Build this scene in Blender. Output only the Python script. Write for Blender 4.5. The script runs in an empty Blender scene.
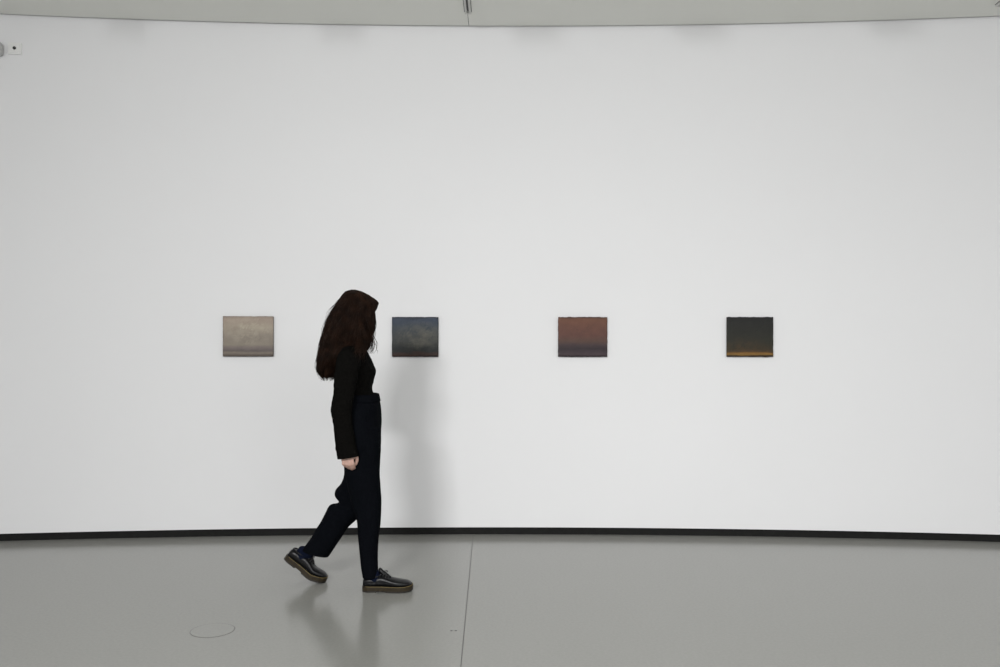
import bpy, bmesh, math, random
import numpy as np
from mathutils import Vector, Matrix

random.seed(7)
rng = np.random.default_rng(7)
SC = bpy.context.scene
COL = SC.collection
PI = math.pi

# ------------------------------------------------------------------ camera
EYE = 1.44          # camera height in metres
FPX = 890.0         # focal length, in pixels of a 1000 px wide frame
cam = bpy.data.cameras.new('camera')
cam.sensor_width = 36.0
cam.lens = FPX * 36.0 / 1000.0
camo = bpy.data.objects.new('camera', cam)
COL.objects.link(camo)
camo.location = (0, 0, EYE)
ROLL = 0.0013       # the camera leans a little
camo.rotation_euler = (PI / 2, -ROLL, 0)
SC.camera = camo

# ------------------------------------------------------------------ world, lights, exposure
w = bpy.data.worlds.new('World')
SC.world = w
w.use_nodes = True
bgn = w.node_tree.nodes['Background']
bgn.inputs[0].default_value = (0.975, 0.98, 1.0, 1)
bgn.inputs[1].default_value = 0.66

def area(name, loc, target, size, power, col=(1, 1, 1), sy=None, spread=180):
    l = bpy.data.lights.new(name, 'AREA')
    l.shape = 'RECTANGLE'
    l.size = size
    l.size_y = sy or size
    l.energy = power
    l.color = col
    l.spread = math.radians(spread)
    o = bpy.data.objects.new(name, l)
    COL.objects.link(o)
    o.location = loc
    o.rotation_euler = (Vector(target) - Vector(loc)).to_track_quat('-Z', 'Y').to_euler()
    return o

# key lamp placed from the walker's shadow, plus two added fills, all unseen
area('key_and_fill_lamp', (-1.95, -1.4, 3.45), (1.2, 6.3, 0.6), 1.1, 101, sy=0.6, spread=110)
area('key_and_fill_lamp', (2.2, -1.4, 3.45), (1.6, 6.3, 0.6), 6.0, 17, sy=0.5, spread=80)  # added fill, made wide so its shadow of the walker smears out
area('fill_panel', (1.0, -2.5, 3.6), (1.0, -2.499, 0), 7.0, 442, sy=2.0)  # added down-facing fill, fading towards the top of the wall

SC.view_settings.view_transform = 'Standard'
SC.view_settings.look = 'None'
SC.view_settings.gamma = 1.0
SC.view_settings.use_curve_mapping = False
SC.view_settings.exposure = 0.0

# ------------------------------------------------------------------ helpers
def s2l(c):
    c /= 255.0
    return c / 12.92 if c <= 0.04045 else ((c + 0.055) / 1.055) ** 2.4

def rgb(r, g, b):
    return (s2l(r), s2l(g), s2l(b), 1)

def at(px, py, d):
    """the point at distance d that the eye sees at picture position px, py"""
    dx, dy = px - 500, py - 333.5
    dx, dy = dx + ROLL * dy, dy - ROLL * dx
    return Vector((dx / FPX * d, d, EYE - dy / FPX * d))

def obj(name, me, mat=None, parent=None):
    if isinstance(me, bmesh.types.BMesh):
        bm = me
        me = bpy.data.meshes.new(name)
        bm.to_mesh(me)
        bm.free()
    o = bpy.data.objects.new(name, me)
    COL.objects.link(o)
    if mat:
        me.materials.clear()
        me.materials.append(mat)
    if parent is not None:
        o.parent = parent
        o.matrix_parent_inverse = Matrix.Translation(-parent.location) if parent.type == 'EMPTY' else Matrix()
    return o

def smooth(o, on=True):
    for p in o.data.polygons:
        p.use_smooth = on
    return o

def thing(name, label, cat, loc, group=None):
    o = bpy.data.objects.new(name, None)
    COL.objects.link(o)
    o.empty_display_size = 0.1
    o.location = loc
    tag(o, label, cat, group)
    return o

def tag(o, label, cat, group=None):
    o['label'] = label
    o['category'] = cat
    if group:
        o['group'] = group
    return o

def struct(o):
    o['kind'] = 'structure'
    return o

def bm_box(bm, lo, hi, bevel=0, seg=2, mat=None):
    r = bmesh.ops.create_cube(bm, size=1)
    vs = r['verts']
    for v in vs:
        v.co = Vector(((lo[i] + hi[i]) / 2 + v.co[i] * (hi[i] - lo[i]) for i in range(3)))
    if bevel:
        es = list({e for v in vs for e in v.link_edges})
        q = bmesh.ops.bevel(bm, geom=es, offset=bevel, segments=seg, affect='EDGES', profile=0.5)
        vs = list({v for f in q['faces'] for v in f.verts} | {v for v in vs if v.is_valid})
    if mat is not None:
        bmesh.ops.transform(bm, matrix=mat, verts=list({v for v in bm.verts}))
    return vs

def bm_lathe(bm, prof, n=48):
    rings = []
    for r, z in prof:
        rings.append([bm.verts.new((r * math.cos(2 * PI * k / n), r * math.sin(2 * PI * k / n), z)) for k in range(n)])
    for a, b in zip(rings, rings[1:]):
        for k in range(n):
            bm.faces.new((a[k], a[(k + 1) % n], b[(k + 1) % n], b[k]))
    bm.faces.new(rings[0][::-1])
    bm.faces.new(rings[-1])
    bmesh.ops.recalc_face_normals(bm, faces=bm.faces)

# ------------------------------------------------------------------ materials
def material(name, col, rough=0.5, noise=0, nscale=60, bump=0, bscale=200, metal=0, sheen=0, spec=None, sub=0, detail=4):
    m = bpy.data.materials.new(name)
    m.use_nodes = True
    nt = m.node_tree
    b = nt.nodes['Principled BSDF']
    b.inputs['Roughness'].default_value = rough
    b.inputs['Metallic'].default_value = metal
    if spec is not None:
        b.inputs['Specular IOR Level'].default_value = spec
    if sheen:
        b.inputs['Sheen Weight'].default_value = sheen
        b.inputs['Sheen Roughness'].default_value = 0.6
    if sub:
        b.inputs['Subsurface Weight'].default_value = sub
        b.inputs['Subsurface Radius'].default_value = (0.012, 0.005, 0.003)
        b.inputs['Subsurface Scale'].default_value = 0.5
    tc = nt.nodes.new('ShaderNodeTexCoord')
    n = nt.nodes.new('ShaderNodeTexNoise')
    n.inputs['Scale'].default_value = nscale
    n.inputs['Detail'].default_value = detail
    nt.links.new(tc.outputs['Object'], n.inputs['Vector'])
    r = nt.nodes.new('ShaderNodeValToRGB')
    r.color_ramp.elements[0].position = 0.3
    r.color_ramp.elements[1].position = 0.7
    r.color_ramp.elements[0].color = tuple(max(c * (1 - noise), 0) for c in col[:3]) + (1,)
    r.color_ramp.elements[1].color = tuple(min(c * (1 + noise), 1) for c in col[:3]) + (1,)
    nt.links.new(n.outputs['Fac'], r.inputs['Fac'])
    nt.links.new(r.outputs['Color'], b.inputs['Base Color'])
    if bump:
        n2 = nt.nodes.new('ShaderNodeTexNoise')
        n2.inputs['Scale'].default_value = bscale
        n2.inputs['Detail'].default_value = 3
        nt.links.new(tc.outputs['Object'], n2.inputs['Vector'])
        bp = nt.nodes.new('ShaderNodeBump')
        bp.inputs['Strength'].default_value = bump
        bp.inputs['Distance'].default_value = 0.002
        nt.links.new(n2.outputs['Fac'], bp.inputs['Height'])
        nt.links.new(bp.outputs['Normal'], b.inputs['Normal'])
    return m

M_WALL = material('white_wall_paint', (0.842, 0.842, 0.852), 0.75, 0.006, 1.2, 0.05, 260, spec=0.2)
M_CEIL = material('ceiling_paint', (0.860, 0.865, 0.822), 0.85, 0.006, 1.0, spec=0.2)
M_BASE = material('black_recess', (0.010, 0.010, 0.0095), 0.7, 0.2, 30, spec=0.2)
M_FLOOR = material('grey_resin_floor', (0.284, 0.284, 0.264), 0.19, 0.04, 70, 0, 30, spec=0.5, detail=8)
M_JOINT = material('joint_sealant', (0.10, 0.10, 0.095), 0.7, 0.15, 80)
M_WHITEPL = material('white_plastic', (0.86, 0.86, 0.85), 0.45, 0.01, 40)
M_GREYPL = material('grey_plastic', (0.55, 0.55, 0.54), 0.5, 0.02, 40)
M_TRACK = material('track_aluminium', (0.62, 0.62, 0.60), 0.5, 0.02, 50)
M_DARK = material('dark_slot', (0.02, 0.02, 0.02), 0.5, 0.1, 50)
M_SWEAT = material('black_knit', (0.0042, 0.0040, 0.0036), 0.95, 0.25, 90, 0.3, 700, spec=0.02)
M_TROUS = material('blue_black_wool', (0.0033, 0.0039, 0.0054), 0.95, 0.2, 120, 0.25, 900, spec=0.02)
M_HAIR = material('dark_brown_hair', (0.0150, 0.0068, 0.0038), 0.55, 0.6, 25, spec=0.10)
M_SKIN = material('skin', (0.52, 0.33, 0.27), 0.5, 0.06, 40, 0.1, 300, sub=0.15)
M_LIP = material('lip', (0.42, 0.16, 0.14), 0.4, 0.06, 60)
M_EYE = material('eye_white', (0.75, 0.73, 0.70), 0.15, 0.02, 60)
M_IRIS = material('iris', (0.05, 0.03, 0.02), 0.1, 0.2, 200)
M_LEATH = material('black_leather', (0.0050, 0.0050, 0.0058), 0.30, 0.2, 90, 0.15, 500, spec=0.25)
M_SOLE = material('ochre_sole', (0.024, 0.0165, 0.0065), 0.55, 0.25, 70, spec=0.3)
M_TREAD = material('dark_tread', (0.014, 0.011, 0.007), 0.6, 0.2, 70)
M_STITCH = material('yellow_stitch', (0.26, 0.19, 0.06), 0.6, 0.1, 200)
M_SOCK = material('navy_sock', (0.0035, 0.0060, 0.0170), 0.9, 0.25, 150, 0.4, 600, spec=0.1)
M_BACK = material('panel_edge', (0.035, 0.033, 0.030), 0.7, 0.3, 60)

# ------------------------------------------------------------------ setting: one long gently curved wall
WALL_D = 6.36       # distance of the wall in the middle
RAD = 27.0
XC = 0.06            # the bow of the wall is deepest here
YC = WALL_D - RAD
CEIL_Z = EYE + (333.5 - 26.9) / FPX * WALL_D
GAP_Z = EYE - (527.3 - 333.5) / FPX * WALL_D
HALF = 0.29         # half of the arc, in radians

def arc_slab(bm, r0, r1, z0, z1, n=120, half=HALF):
    prev = None
    for k in range(n + 1):
        a = -half + 2 * half * k / n
        s, c = math.sin(a), math.cos(a)
        ring = [bm.verts.new((XC + r * s, YC + r * c, z)) for r, z in ((r0, z0), (r1, z0), (r1, z1), (r0, z1))]
        if prev:
            for j in range(4):
                bm.faces.new((prev[j], prev[(j + 1) % 4], ring[(j + 1) % 4], ring[j]))
        else:
            bm.faces.new(ring)
        prev = ring
    bm.faces.new(prev[::-1])
    bmesh.ops.recalc_face_normals(bm, faces=bm.faces)

def slab_to_arc(bm, r, y0, z0, z1, n=120, half=HALF):
    """flat slab between the arc of radius r and the straight line y = y0"""
    lo, hi = [], []
    pts = [(XC + r * math.sin(-half + 2 * half * k / n), YC + r * math.cos(-half + 2 * half * k / n)) for k in range(n + 1)]
    pts += [(pts[-1][0], y0), (pts[0][0], y0)]
    lo = [bm.verts.new((x, y, z0)) for x, y in pts]
    hi = [bm.verts.new((x, y, z1)) for x, y in pts]
    bm.faces.new(lo)
    bm.faces.new(hi[::-1])
    m = len(pts)
    for k in range(m):
        bm.faces.new((lo[k], lo[(k + 1) % m], hi[(k + 1) % m], hi[k]))
    bmesh.ops.recalc_face_normals(bm, faces=bm.faces)

bm = bmesh.new(); slab_to_arc(bm, RAD + 0.14, -5.0, -0.12, 0.0)
floor = struct(obj('floor', bm, M_FLOOR))
bm = bmesh.new(); slab_to_arc(bm, RAD - 0.026, -5.0, CEIL_Z, CEIL_Z + 0.12)
ceiling = struct(obj('ceiling', bm, M_CEIL))
bm = bmesh.new(); arc_slab(bm, RAD, RAD + 0.14, GAP_Z, CEIL_Z + 0.10)
wall = struct(smooth(obj('wall_back', bm, M_WALL), False))
bm = bmesh.new(); arc_slab(bm, RAD + 0.024, RAD + 0.13, 0.0, GAP_Z)
struct(obj('baseboard_back', bm, M_BASE))
bm = bmesh.new(); arc_slab(bm, RAD - 0.06, RAD + 0.14, CEIL_Z + 0.10, CEIL_Z + 0.16)
struct(obj('gap_light_cap', bm, M_BASE))  # dark cap added over the ceiling gap to keep light from leaking in

def wall_point(px, py):
    """where the sight line through px, py meets the curved wall, and the frame of the wall there"""
    t = (px - 500) / FPX
    # (t d - XC)^2 + (d - YC)^2 = RAD^2
    a, b, c = t * t + 1, -2 * (YC + t * XC), YC * YC + XC * XC - RAD * RAD
    d = (-b + math.sqrt(b * b - 4 * a * c)) / (2 * a)
    p = at(px, py, d)
    ang = math.atan2(p.x - XC, p.y - YC)
    return p, -ang, d

# joint in the poured floor, running from the wall towards the viewer
bm = bmesh.new()
bm_box(bm, (-0.0020, -3.4, 0.0), (0.0020, 2.2, 0.0006))
j = obj('floor_joint', bm, M_JOINT, floor)
j.location = (-0.170, 4.16, 0)
j.rotation_euler.z = 0.009
# joint in the ceiling between track and wall
bm = bmesh.new()
d_end = FPX * (CEIL_Z - EYE) / (333.5 - 12.0)
bm_box(bm, (-0.0016, d_end, CEIL_Z - 0.0008), (0.0016, WALL_D - 0.03, CEIL_Z + 0.01))
j = obj('ceiling_joint', bm, M_JOINT, ceiling)
j.location.x = (467.8 - 500) / FPX * 6.2

# ------------------------------------------------------------------ light tracks in the ceiling
def track(px, py_end, label, turn=0.0):
    d1 = FPX * (CEIL_Z - EYE) / (333.5 - py_end)
    x = (px - 500) / FPX * d1
    t = thing('ceiling_track', label, 'light track', (x, d1, CEIL_Z), 'ceiling light tracks')
    L, wd, h = 5.0, 0.042, 0.016
    bm = bmesh.new()
    # two rails with a slot between them
    for s in (-1, 1):
        lo, hi = sorted((s * wd / 2, s * wd * 0.17))
        bm_box(bm, (lo, -L, -h), (hi, -0.012, 0.0), 0.0015, 1)
    bm_box(bm, (-wd / 2, -L, -0.003), (wd / 2, -0.012, 0.001))
    for p in (obj('rail', bm, M_TRACK),):
        p.parent = t
    bm = bmesh.new()
    bm_box(bm, (-wd * 0.16, -L, -0.006), (wd * 0.16, -0.035, -0.003))
    obj('conductor_slot', bm, M_DARK).parent = t
    bm = bmesh.new()
    bm_box(bm, (-wd / 2 - 0.001, -0.012, -h - 0.001), (wd / 2 + 0.001, 0.0, 0.0), 0.002, 2)
    obj('end_cap', bm, M_TRACK).parent = t
    bm = bmesh.new()
    for s in (-1, 1):
        bm_box(bm, (s * (wd / 2 + 0.003) - 0.002, -L, -0.0012), (s * (wd / 2 + 0.003) + 0.002, 0.0, 0.001))
    obj('shadow_gap', bm, M_JOINT).parent = t  # dark strips colour in the shade of a thin gap beside each rail
    t.rotation_euler.z = turn
    return t

track(467.6, 12.0, 'slim recessed light track at the top middle, running towards the wall')
track(998.5, 4.0, 'tip of a recessed light track in the top right corner', -0.12)

# row of unlit spotlights added out of view to cast patches on the wall
LAMP_X, LAMP_Y, SPOT_Y = -1.95, -1.4, 4.55
for px in (125, 340, 535, 700, 895):
    q, ang, d = wall_point(px, 38)
    x = LAMP_X + (q.x - LAMP_X) * (SPOT_Y - LAMP_Y) / (q.y - LAMP_Y)
    t = thing('added_spotlight', 'small white cylindrical lamp, unlit, added out of view to shade the wall top', 'added_spotlight', (x, SPOT_Y, CEIL_Z), 'added spotlights')
    bm = bmesh.new(); bm_lathe(bm, [(0.04, -0.02), (0.04, 0.0)], 32)
    smooth(obj('ceiling_rose', bm, M_WHITEPL), False).parent = t
    bm = bmesh.new(); bm_lathe(bm, [(0.010, -0.055), (0.010, -0.018)], 16)
    smooth(obj('stem', bm, M_WHITEPL), False).parent = t
    bm = bmesh.new(); bm_lathe(bm, [(0.034, -0.085), (0.042, -0.085), (0.042, 0.075), (0.036, 0.085), (0.012, 0.085)], 32)
    o = obj('lamp_head', bm, M_WHITEPL); o.parent = t
    o.location = (0, 0, -0.085); o.rotation_euler.x = -1.25
    bm = bmesh.new(); bm_lathe(bm, [(0.033, -0.083), (0.033, -0.075)], 32)
    o = obj('lens', bm, M_DARK); o.parent = t
    o.location = (0, 0, -0.085); o.rotation_euler.x = -1.25

# ------------------------------------------------------------------ things on the wall, top left
p, ang, d = wall_point(15.2, 48.9)
t = thing('wall_plate', 'small square white wall plate with one black dot, under the ceiling at left', 'wall plate', p)
bm = bmesh.new(); bm_box(bm, (-0.046, -0.011, -0.040), (0.046, 0.0, 0.040), 0.004, 2)
obj('cover_plate', bm, M_WHITEPL).parent = t
bm = bmesh.new(); bm_box(bm, (-0.035, -0.014, -0.030), (0.035, -0.008, 0.030), 0.003, 2)
obj('raised_panel', bm, M_WHITEPL).parent = t
bm = bmesh.new(); bm_lathe(bm, [(0.011, 0), (0.011, 0.004), (0.008, 0.007), (0.003, 0.0085)], 24)
o = smooth(obj('centre_button', bm, M_DARK)); o.parent = t
o.location = (0.0, -0.0135, 0.002); o.rotation_euler.x = PI / 2
t.rotation_euler.z = ang

p, ang, d = wall_point(-7.0, 50.2)
t = thing('wall_box', 'pale grey rounded box on the wall, cut off by the left edge', 'wall box', p)
bm = bmesh.new(); bm_box(bm, (-0.075, -0.085, -0.046), (0.075, -0.006, 0.046), 0.022, 5)
smooth(obj('housing', bm, M_GREYPL)).parent = t
bm = bmesh.new(); bm_box(bm, (-0.05, -0.008, -0.035), (0.05, 0.0, 0.035), 0.002, 1)
obj('wall_bracket', bm, M_WHITEPL).parent = t
bm = bmesh.new(); bm_box(bm, (-0.058, -0.0875, -0.030), (0.058, -0.083, 0.030), 0.002, 1)
obj('front_cover', bm, M_TRACK).parent = t
t.rotation_euler.z = ang

# ------------------------------------------------------------------ small things in the floor
def ground(px, py):
    d = FPX * EYE / (py - 333.5)
    return Vector(((px - 500) / FPX * d, d, 0))

g = ground(212.9, 630.7)
t = thing('floor_cover', 'round flush floor cover with a thin dark rim, left of the walker', 'floor cover', g)
bm = bmesh.new(); bm_lathe(bm, [(0.1015, 0.0), (0.1015, 0.0008), (0.1005, 0.0012), (0.002, 0.0012)], 96)
obj('cover_plate', bm, M_FLOOR).parent = t
bm = bmesh.new()
n = 96
ri = [[bm.verts.new((r * math.cos(2 * PI * k / n), r * math.sin(2 * PI * k / n), z)) for k in range(n)]
      for r, z in ((0.1016, 0.0), (0.1016, 0.0007), (0.1046, 0.0007), (0.1046, 0.0))]
for a_, b_ in ((0, 1), (1, 2), (2, 3), (3, 0)):
    for k in range(n):
        bm.faces.new((ri[a_][k], ri[a_][(k + 1) % n], ri[b_][(k + 1) % n], ri[b_][k]))
bmesh.ops.recalc_face_normals(bm, faces=bm.faces)
obj('rim', bm, M_JOINT).parent = t

for px, lab in ((451.8, 'small dark round plug in the floor, left of a pair beside the floor joint'),
                (456.2, 'small dark round plug in the floor, right of a pair beside the floor joint')):
    t = thing('floor_plug', lab, 'floor plug', ground(px, 630.8), 'dark plugs in the floor')
    bm = bmesh.new(); bm_lathe(bm, [(0.0062, 0), (0.0062, 0.0006), (0.0052, 0.0011), (0.003, 0.0011), (0.0026, 0.0006)], 24)
    obj('plug_head', bm, M_JOINT).parent = t
    bm = bmesh.new(); bm_box(bm, (-0.0024, -0.0007, 0.0005), (0.0024, 0.0007, 0.0009))
    obj('screw_slot', bm, M_DARK).parent = t

# ------------------------------------------------------------------ four small paintings
def paint_mat(name, stops, side, glow, glow_c, vgrain, streak, seed):
    """a painted haze: bands from bottom to top, broken by horizontal brush marks (object space: x -.5..5, z 0..1)"""
    m = bpy.data.materials.new(name)
    m.use_nodes = True
    nt = m.node_tree
    b = nt.nodes['Principled BSDF']
    b.inputs['Roughness'].default_value = 0.55
    b.inputs['Specular IOR Level'].default_value = 0.3
    N = nt.nodes.new
    L = nt.links.new
    tc = N('ShaderNodeTexCoord')
    sep = N('ShaderNodeSeparateXYZ')
    L(tc.outputs['Generated'], sep.inputs[0])
    mp = N('ShaderNodeMapping')
    mp.inputs['Location'].default_value = (seed, seed * 2.3, 0)
    mp.inputs['Scale'].default_value = (2.2, 1, 9)
    L(tc.outputs['Generated'], mp.inputs[0])
    n1 = N('ShaderNodeTexNoise'); n1.inputs['Scale'].default_value = 1.6; n1.inputs['Detail'].default_value = 7
    L(mp.outputs[0], n1.inputs['Vector'])
    n2 = N('ShaderNodeTexNoise'); n2.inputs['Scale'].default_value = 5.0; n2.inputs['Detail'].default_value = 6
    mp2 = N('ShaderNodeMapping'); mp2.inputs['Location'].default_value = (seed * 3, 1, seed)
    L(tc.outputs['Generated'], mp2.inputs[0])
    L(mp2.outputs[0], n2.inputs['Vector'])
    add = N('ShaderNodeMath'); add.operation = 'MULTIPLY_ADD'
    sub = N('ShaderNodeMath'); sub.operation = 'SUBTRACT'; sub.inputs[1].default_value = 0.5
    L(n1.outputs['Fac'], sub.inputs[0])
    L(sub.outputs[0], add.inputs[0]); add.inputs[1].default_value = streak
    L(sep.outputs['Z'], add.inputs[2])
    ramp = N('ShaderNodeValToRGB')
    cr = ramp.color_ramp
    while len(cr.elements) < len(stops):
        cr.elements.new(0.5)
    for e, (pos, c) in zip(cr.elements, stops):
        e.position = pos
        e.color = rgb(*c)
    L(add.outputs[0], ramp.inputs['Fac'])
    # lighter cloud in the middle
    dx = N('ShaderNodeVectorMath'); dx.operation = 'DISTANCE'
    mp3 = N('ShaderNodeMapping'); mp3.inputs['Scale'].default_value = (1, 0, 1.5)
    mp3.inputs['Location'].default_value = (0, 0, 0)
    L(tc.outputs['Generated'], mp3.inputs[0])
    dx.inputs[1].default_value = (glow[0], 0, glow[1] * 1.5)
    L(mp3.outputs[0], dx.inputs[0])
    mr = N('ShaderNodeMapRange'); mr.inputs['From Min'].default_value = 0.62; mr.inputs['From Max'].default_value = 0.02
    mr.inputs['To Max'].default_value = glow[2]
    L(dx.outputs['Value'], mr.inputs['Value'])
    nm = N('ShaderNodeMath'); nm.operation = 'MULTIPLY'
    L(mr.outputs[0], nm.inputs[0]); 
    rr = N('ShaderNodeMapRange'); rr.inputs['From Min'].default_value = 0.3; rr.inputs['From Max'].default_value = 0.65
    L(n2.outputs['Fac'], rr.inputs['Value'])
    L(rr.outputs[0], nm.inputs[1])
    mx = N('ShaderNodeMix'); mx.data_type = 'RGBA'
    L(nm.outputs[0], mx.inputs[0]); L(ramp.outputs[0], mx.inputs[6]); mx.inputs[7].default_value = rgb(*glow_c)
    # mottling
    mul = N('ShaderNodeMix'); mul.data_type = 'RGBA'; mul.blend_type = 'MULTIPLY'; mul.inputs[0].default_value = 1
    r2 = N('ShaderNodeMapRange'); r2.inputs['From Min'].default_value = 0.25; r2.inputs['From Max'].default_value = 0.75
    r2.inputs['To Min'].default_value = 1 - vgrain; r2.inputs['To Max'].default_value = 1 + vgrain
    L(n2.outputs['Fac'], r2.inputs['Value'])
    L(mx.outputs[2], mul.inputs[6]); L(r2.outputs[0], mul.inputs[7])
    L(mul.outputs[2], b.inputs['Base Color'])
    bp = N('ShaderNodeBump'); bp.inputs['Strength'].default_value = 0.25; bp.inputs['Distance'].default_value = 0.001
    L(n2.outputs['Fac'], bp.inputs['Height']); L(bp.outputs[0], b.inputs['Normal'])
    return m

def painting(x0, x1, y0, y1, mat, label, lump, seed):
    p, ang, d = wall_point((x0 + x1) / 2, y1)
    W = (x1 - x0) / FPX * (d - 0.024)
    H = (y1 - y0) / FPX * (d - 0.024)
    p = Vector((p.x * (d - 0.024) / d, p.y, EYE + (p.z - EYE) * (d - 0.024) / d))
    t = thing('painting', label, 'painting', p, 'small paintings in a row on the curved wall')
    r = np.random.default_rng(seed)
    nx, nz, T = 40, 34, 0.024
    bm = bmesh.new()
    top = np.convolve(r.normal(0, 1, nx + 5), np.ones(3) / 3, 'same')[:nx + 1] * lump
    bot = np.convolve(r.normal(0, 1, nx + 5), np.ones(3) / 3, 'same')[:nx + 1] * lump * 0.6
    lef = np.convolve(r.normal(0, 1, nz + 5), np.ones(3) / 3, 'same')[:nz + 1] * lump * 0.6
    rig = np.convolve(r.normal(0, 1, nz + 5), np.ones(3) / 3, 'same')[:nz + 1] * lump * 0.6
    fr, bk = {}, {}
    for i in range(nx + 1):
        for k in range(nz + 1):
            u, v = i / nx, k / nz
            x = -W / 2 + W * u + lef[k] * (1 - u) ** 6 + rig[k] * u ** 6
            z = H * v + bot[i] * (1 - v) ** 6 + top[i] * v ** 6
            edge = i in (0, nx) or k in (0, nz)
            y = -T + r.normal(0, 0.0004) + (0.0015 if edge else 0)
            fr[i, k] = bm.verts.new((x, y, z))
    rim = [(i, 0) for i in range(nx)] + [(nx, k) for k in range(nz)] + [(i, nz) for i in range(nx, 0, -1)] + [(0, k) for k in range(nz, 0, -1)]
    for q in rim:
        c = fr[q].co
        bk[q] = bm.verts.new((c.x, -T + 0.006, c.z))
    for i in range(nx):
        for k in range(nz):
            bm.faces.new((fr[i, k], fr[i + 1, k], fr[i + 1, k + 1], fr[i, k + 1]))
    for a, b in zip(rim, rim[1:] + rim[:1]):
        bm.faces.new((fr[b], fr[a], bk[a], bk[b]))
    bm.faces.new([bk[q] for q in rim])
    bmesh.ops.recalc_face_normals(bm, faces=bm.faces)
    smooth(obj('painted_surface', bm, mat)).parent = t
    bm = bmesh.new()
    bm_box(bm, (-W / 2 + 0.0015, -T + 0.006, 0.0015), (W / 2 - 0.0015, 0.0, H - 0.0015), 0.001, 1)
    obj('panel_edge', bm, M_BACK).parent = t
    t.rotation_euler.z = ang
    return t

painting(223.0, 272.7, 316.2, 356.4, paint_mat('paint_pale_haze',
    [(0.0, (92, 84, 78)), (0.05, (104, 95, 88)), (0.09, (128, 118, 106)), (0.14, (100, 92, 90)), (0.22, (122, 111, 107)),
     (0.30, (140, 131, 119)), (0.5, (136, 126, 116)), (0.72, (158, 146, 132)), (0.93, (160, 144, 132)), (1.0, (140, 128, 118))],
    0, (0.5, 0.68, 0.55), (186, 178, 158), 0.09, 0.10, 1.0),
    'pale beige and grey hazy seascape, leftmost of the four small paintings', 0.0008, 1)
painting(391.9, 438.2, 317.0, 356.8, paint_mat('paint_storm_blue',
    [(0.0, (36, 30, 28)), (0.05, (60, 41, 34)), (0.10, (50, 37, 33)), (0.14, (33, 34, 33)), (0.22, (27, 31, 33)), (0.33, (52, 54, 52)),
     (0.55, (58, 62, 64)), (0.75, (56, 64, 72)), (0.92, (52, 61, 76)), (1.0, (34, 39, 46))],
    0, (0.6, 0.52, 0.75), (96, 92, 80), 0.20, 0.20, 4.2),
    'dark stormy blue-grey seascape painting, nearest to the walking person', 0.0008, 2)
painting(558.2, 607.2, 317.0, 356.8, paint_mat('paint_russet',
    [(0.0, (42, 35, 38)), (0.06, (66, 54, 58)), (0.13, (58, 47, 52)), (0.20, (46, 36, 41)), (0.29, (64, 51, 53)), (0.40, (84, 62, 54)),
     (0.55, (94, 62, 54)), (0.75, (97, 64, 53)), (0.93, (106, 70, 54)), (1.0, (66, 45, 38))],
    0, (0.5, 0.8, 0.35), (116, 77, 58), 0.11, 0.07, 7.7),
    'russet brown painting darkening to purple at the bottom, third from the left', 0.0016, 3)
painting(727.3, 773.0, 317.0, 356.8, paint_mat('paint_black_gold',
    [(0.0, (26, 22, 18)), (0.035, (60, 47, 26)), (0.07, (140, 106, 48)), (0.10, (118, 84, 36)), (0.13, (66, 50, 28)), (0.20, (46, 41, 27)),
     (0.4, (38, 38, 29)), (0.6, (33, 33, 27)), (0.85, (29, 29, 26)), (1.0, (17, 17, 16))],
    0, (0.42, 0.12, 0.40), (96, 62, 26), 0.14, 0.075, 2.9),
    'black-green painting with a golden streak at the bottom, rightmost of the four', 0.0016, 4)

# ------------------------------------------------------------------ the walking person
def cat(rows, sub):
    """catmull-rom through rows of numbers"""
    A = np.array(rows, float)
    P = np.vstack([2 * A[0] - A[1], A, 2 * A[-1] - A[-2]])
    out = []
    for i in range(1, len(P) - 2):
        for s in range(sub):
            t = s / sub
            out.append(0.5 * (2 * P[i] + (P[i + 1] - P[i - 1]) * t + (2 * P[i - 1] - 5 * P[i] + 4 * P[i + 1] - P[i + 2]) * t * t
                              + (3 * P[i] - P[i - 1] - 3 * P[i + 1] + P[i + 2]) * t ** 3))
    out.append(P[-2])
    return np.array(out)

def rings_world(rows):
    """rows: back px, py, front px, py, distance, half width sideways -> centre, half axis (back to front), half width"""
    out = []
    for bx, by, fx, fy, d, b in rows:
        p, q = at(bx, by, d), at(fx, fy, d)
        c, h = (p + q) / 2, (q - p) / 2
        out.append((c.x, c.y, c.z, h.x, h.y, h.z, b))
    return out

def loft(bm, rings, n=28, sub=4, ex=2.2, grow=0.0, scale=1.0, side=Vector((0, 1, 0))):
    R = cat(rings, sub)
    vs = []
    for cx, cy, cz, hx, hy, hz, b in R:
        c, h = Vector((cx, cy, cz)), Vector((hx, hy, hz))
        hl = h.length
        h = h * ((hl * scale + grow) / max(hl, 1e-6))
        b = b * scale + grow
        ring = []
        for k in range(n):
            a = 2 * PI * k / n
            ca, sa = math.cos(a), math.sin(a)
            ring.append(bm.verts.new(c + h * (math.copysign(abs(ca) ** (2 / ex), ca)) + side * b * (math.copysign(abs(sa) ** (2 / ex), sa))))
        vs.append(ring)
    for a, b in zip(vs, vs[1:]):
        for k in range(n):
            bm.faces.new((a[k], a[(k + 1) % n], b[(k + 1) % n], b[k]))
    bm.faces.new(vs[0][::-1])
    bm.faces.new(vs[-1])

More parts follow.
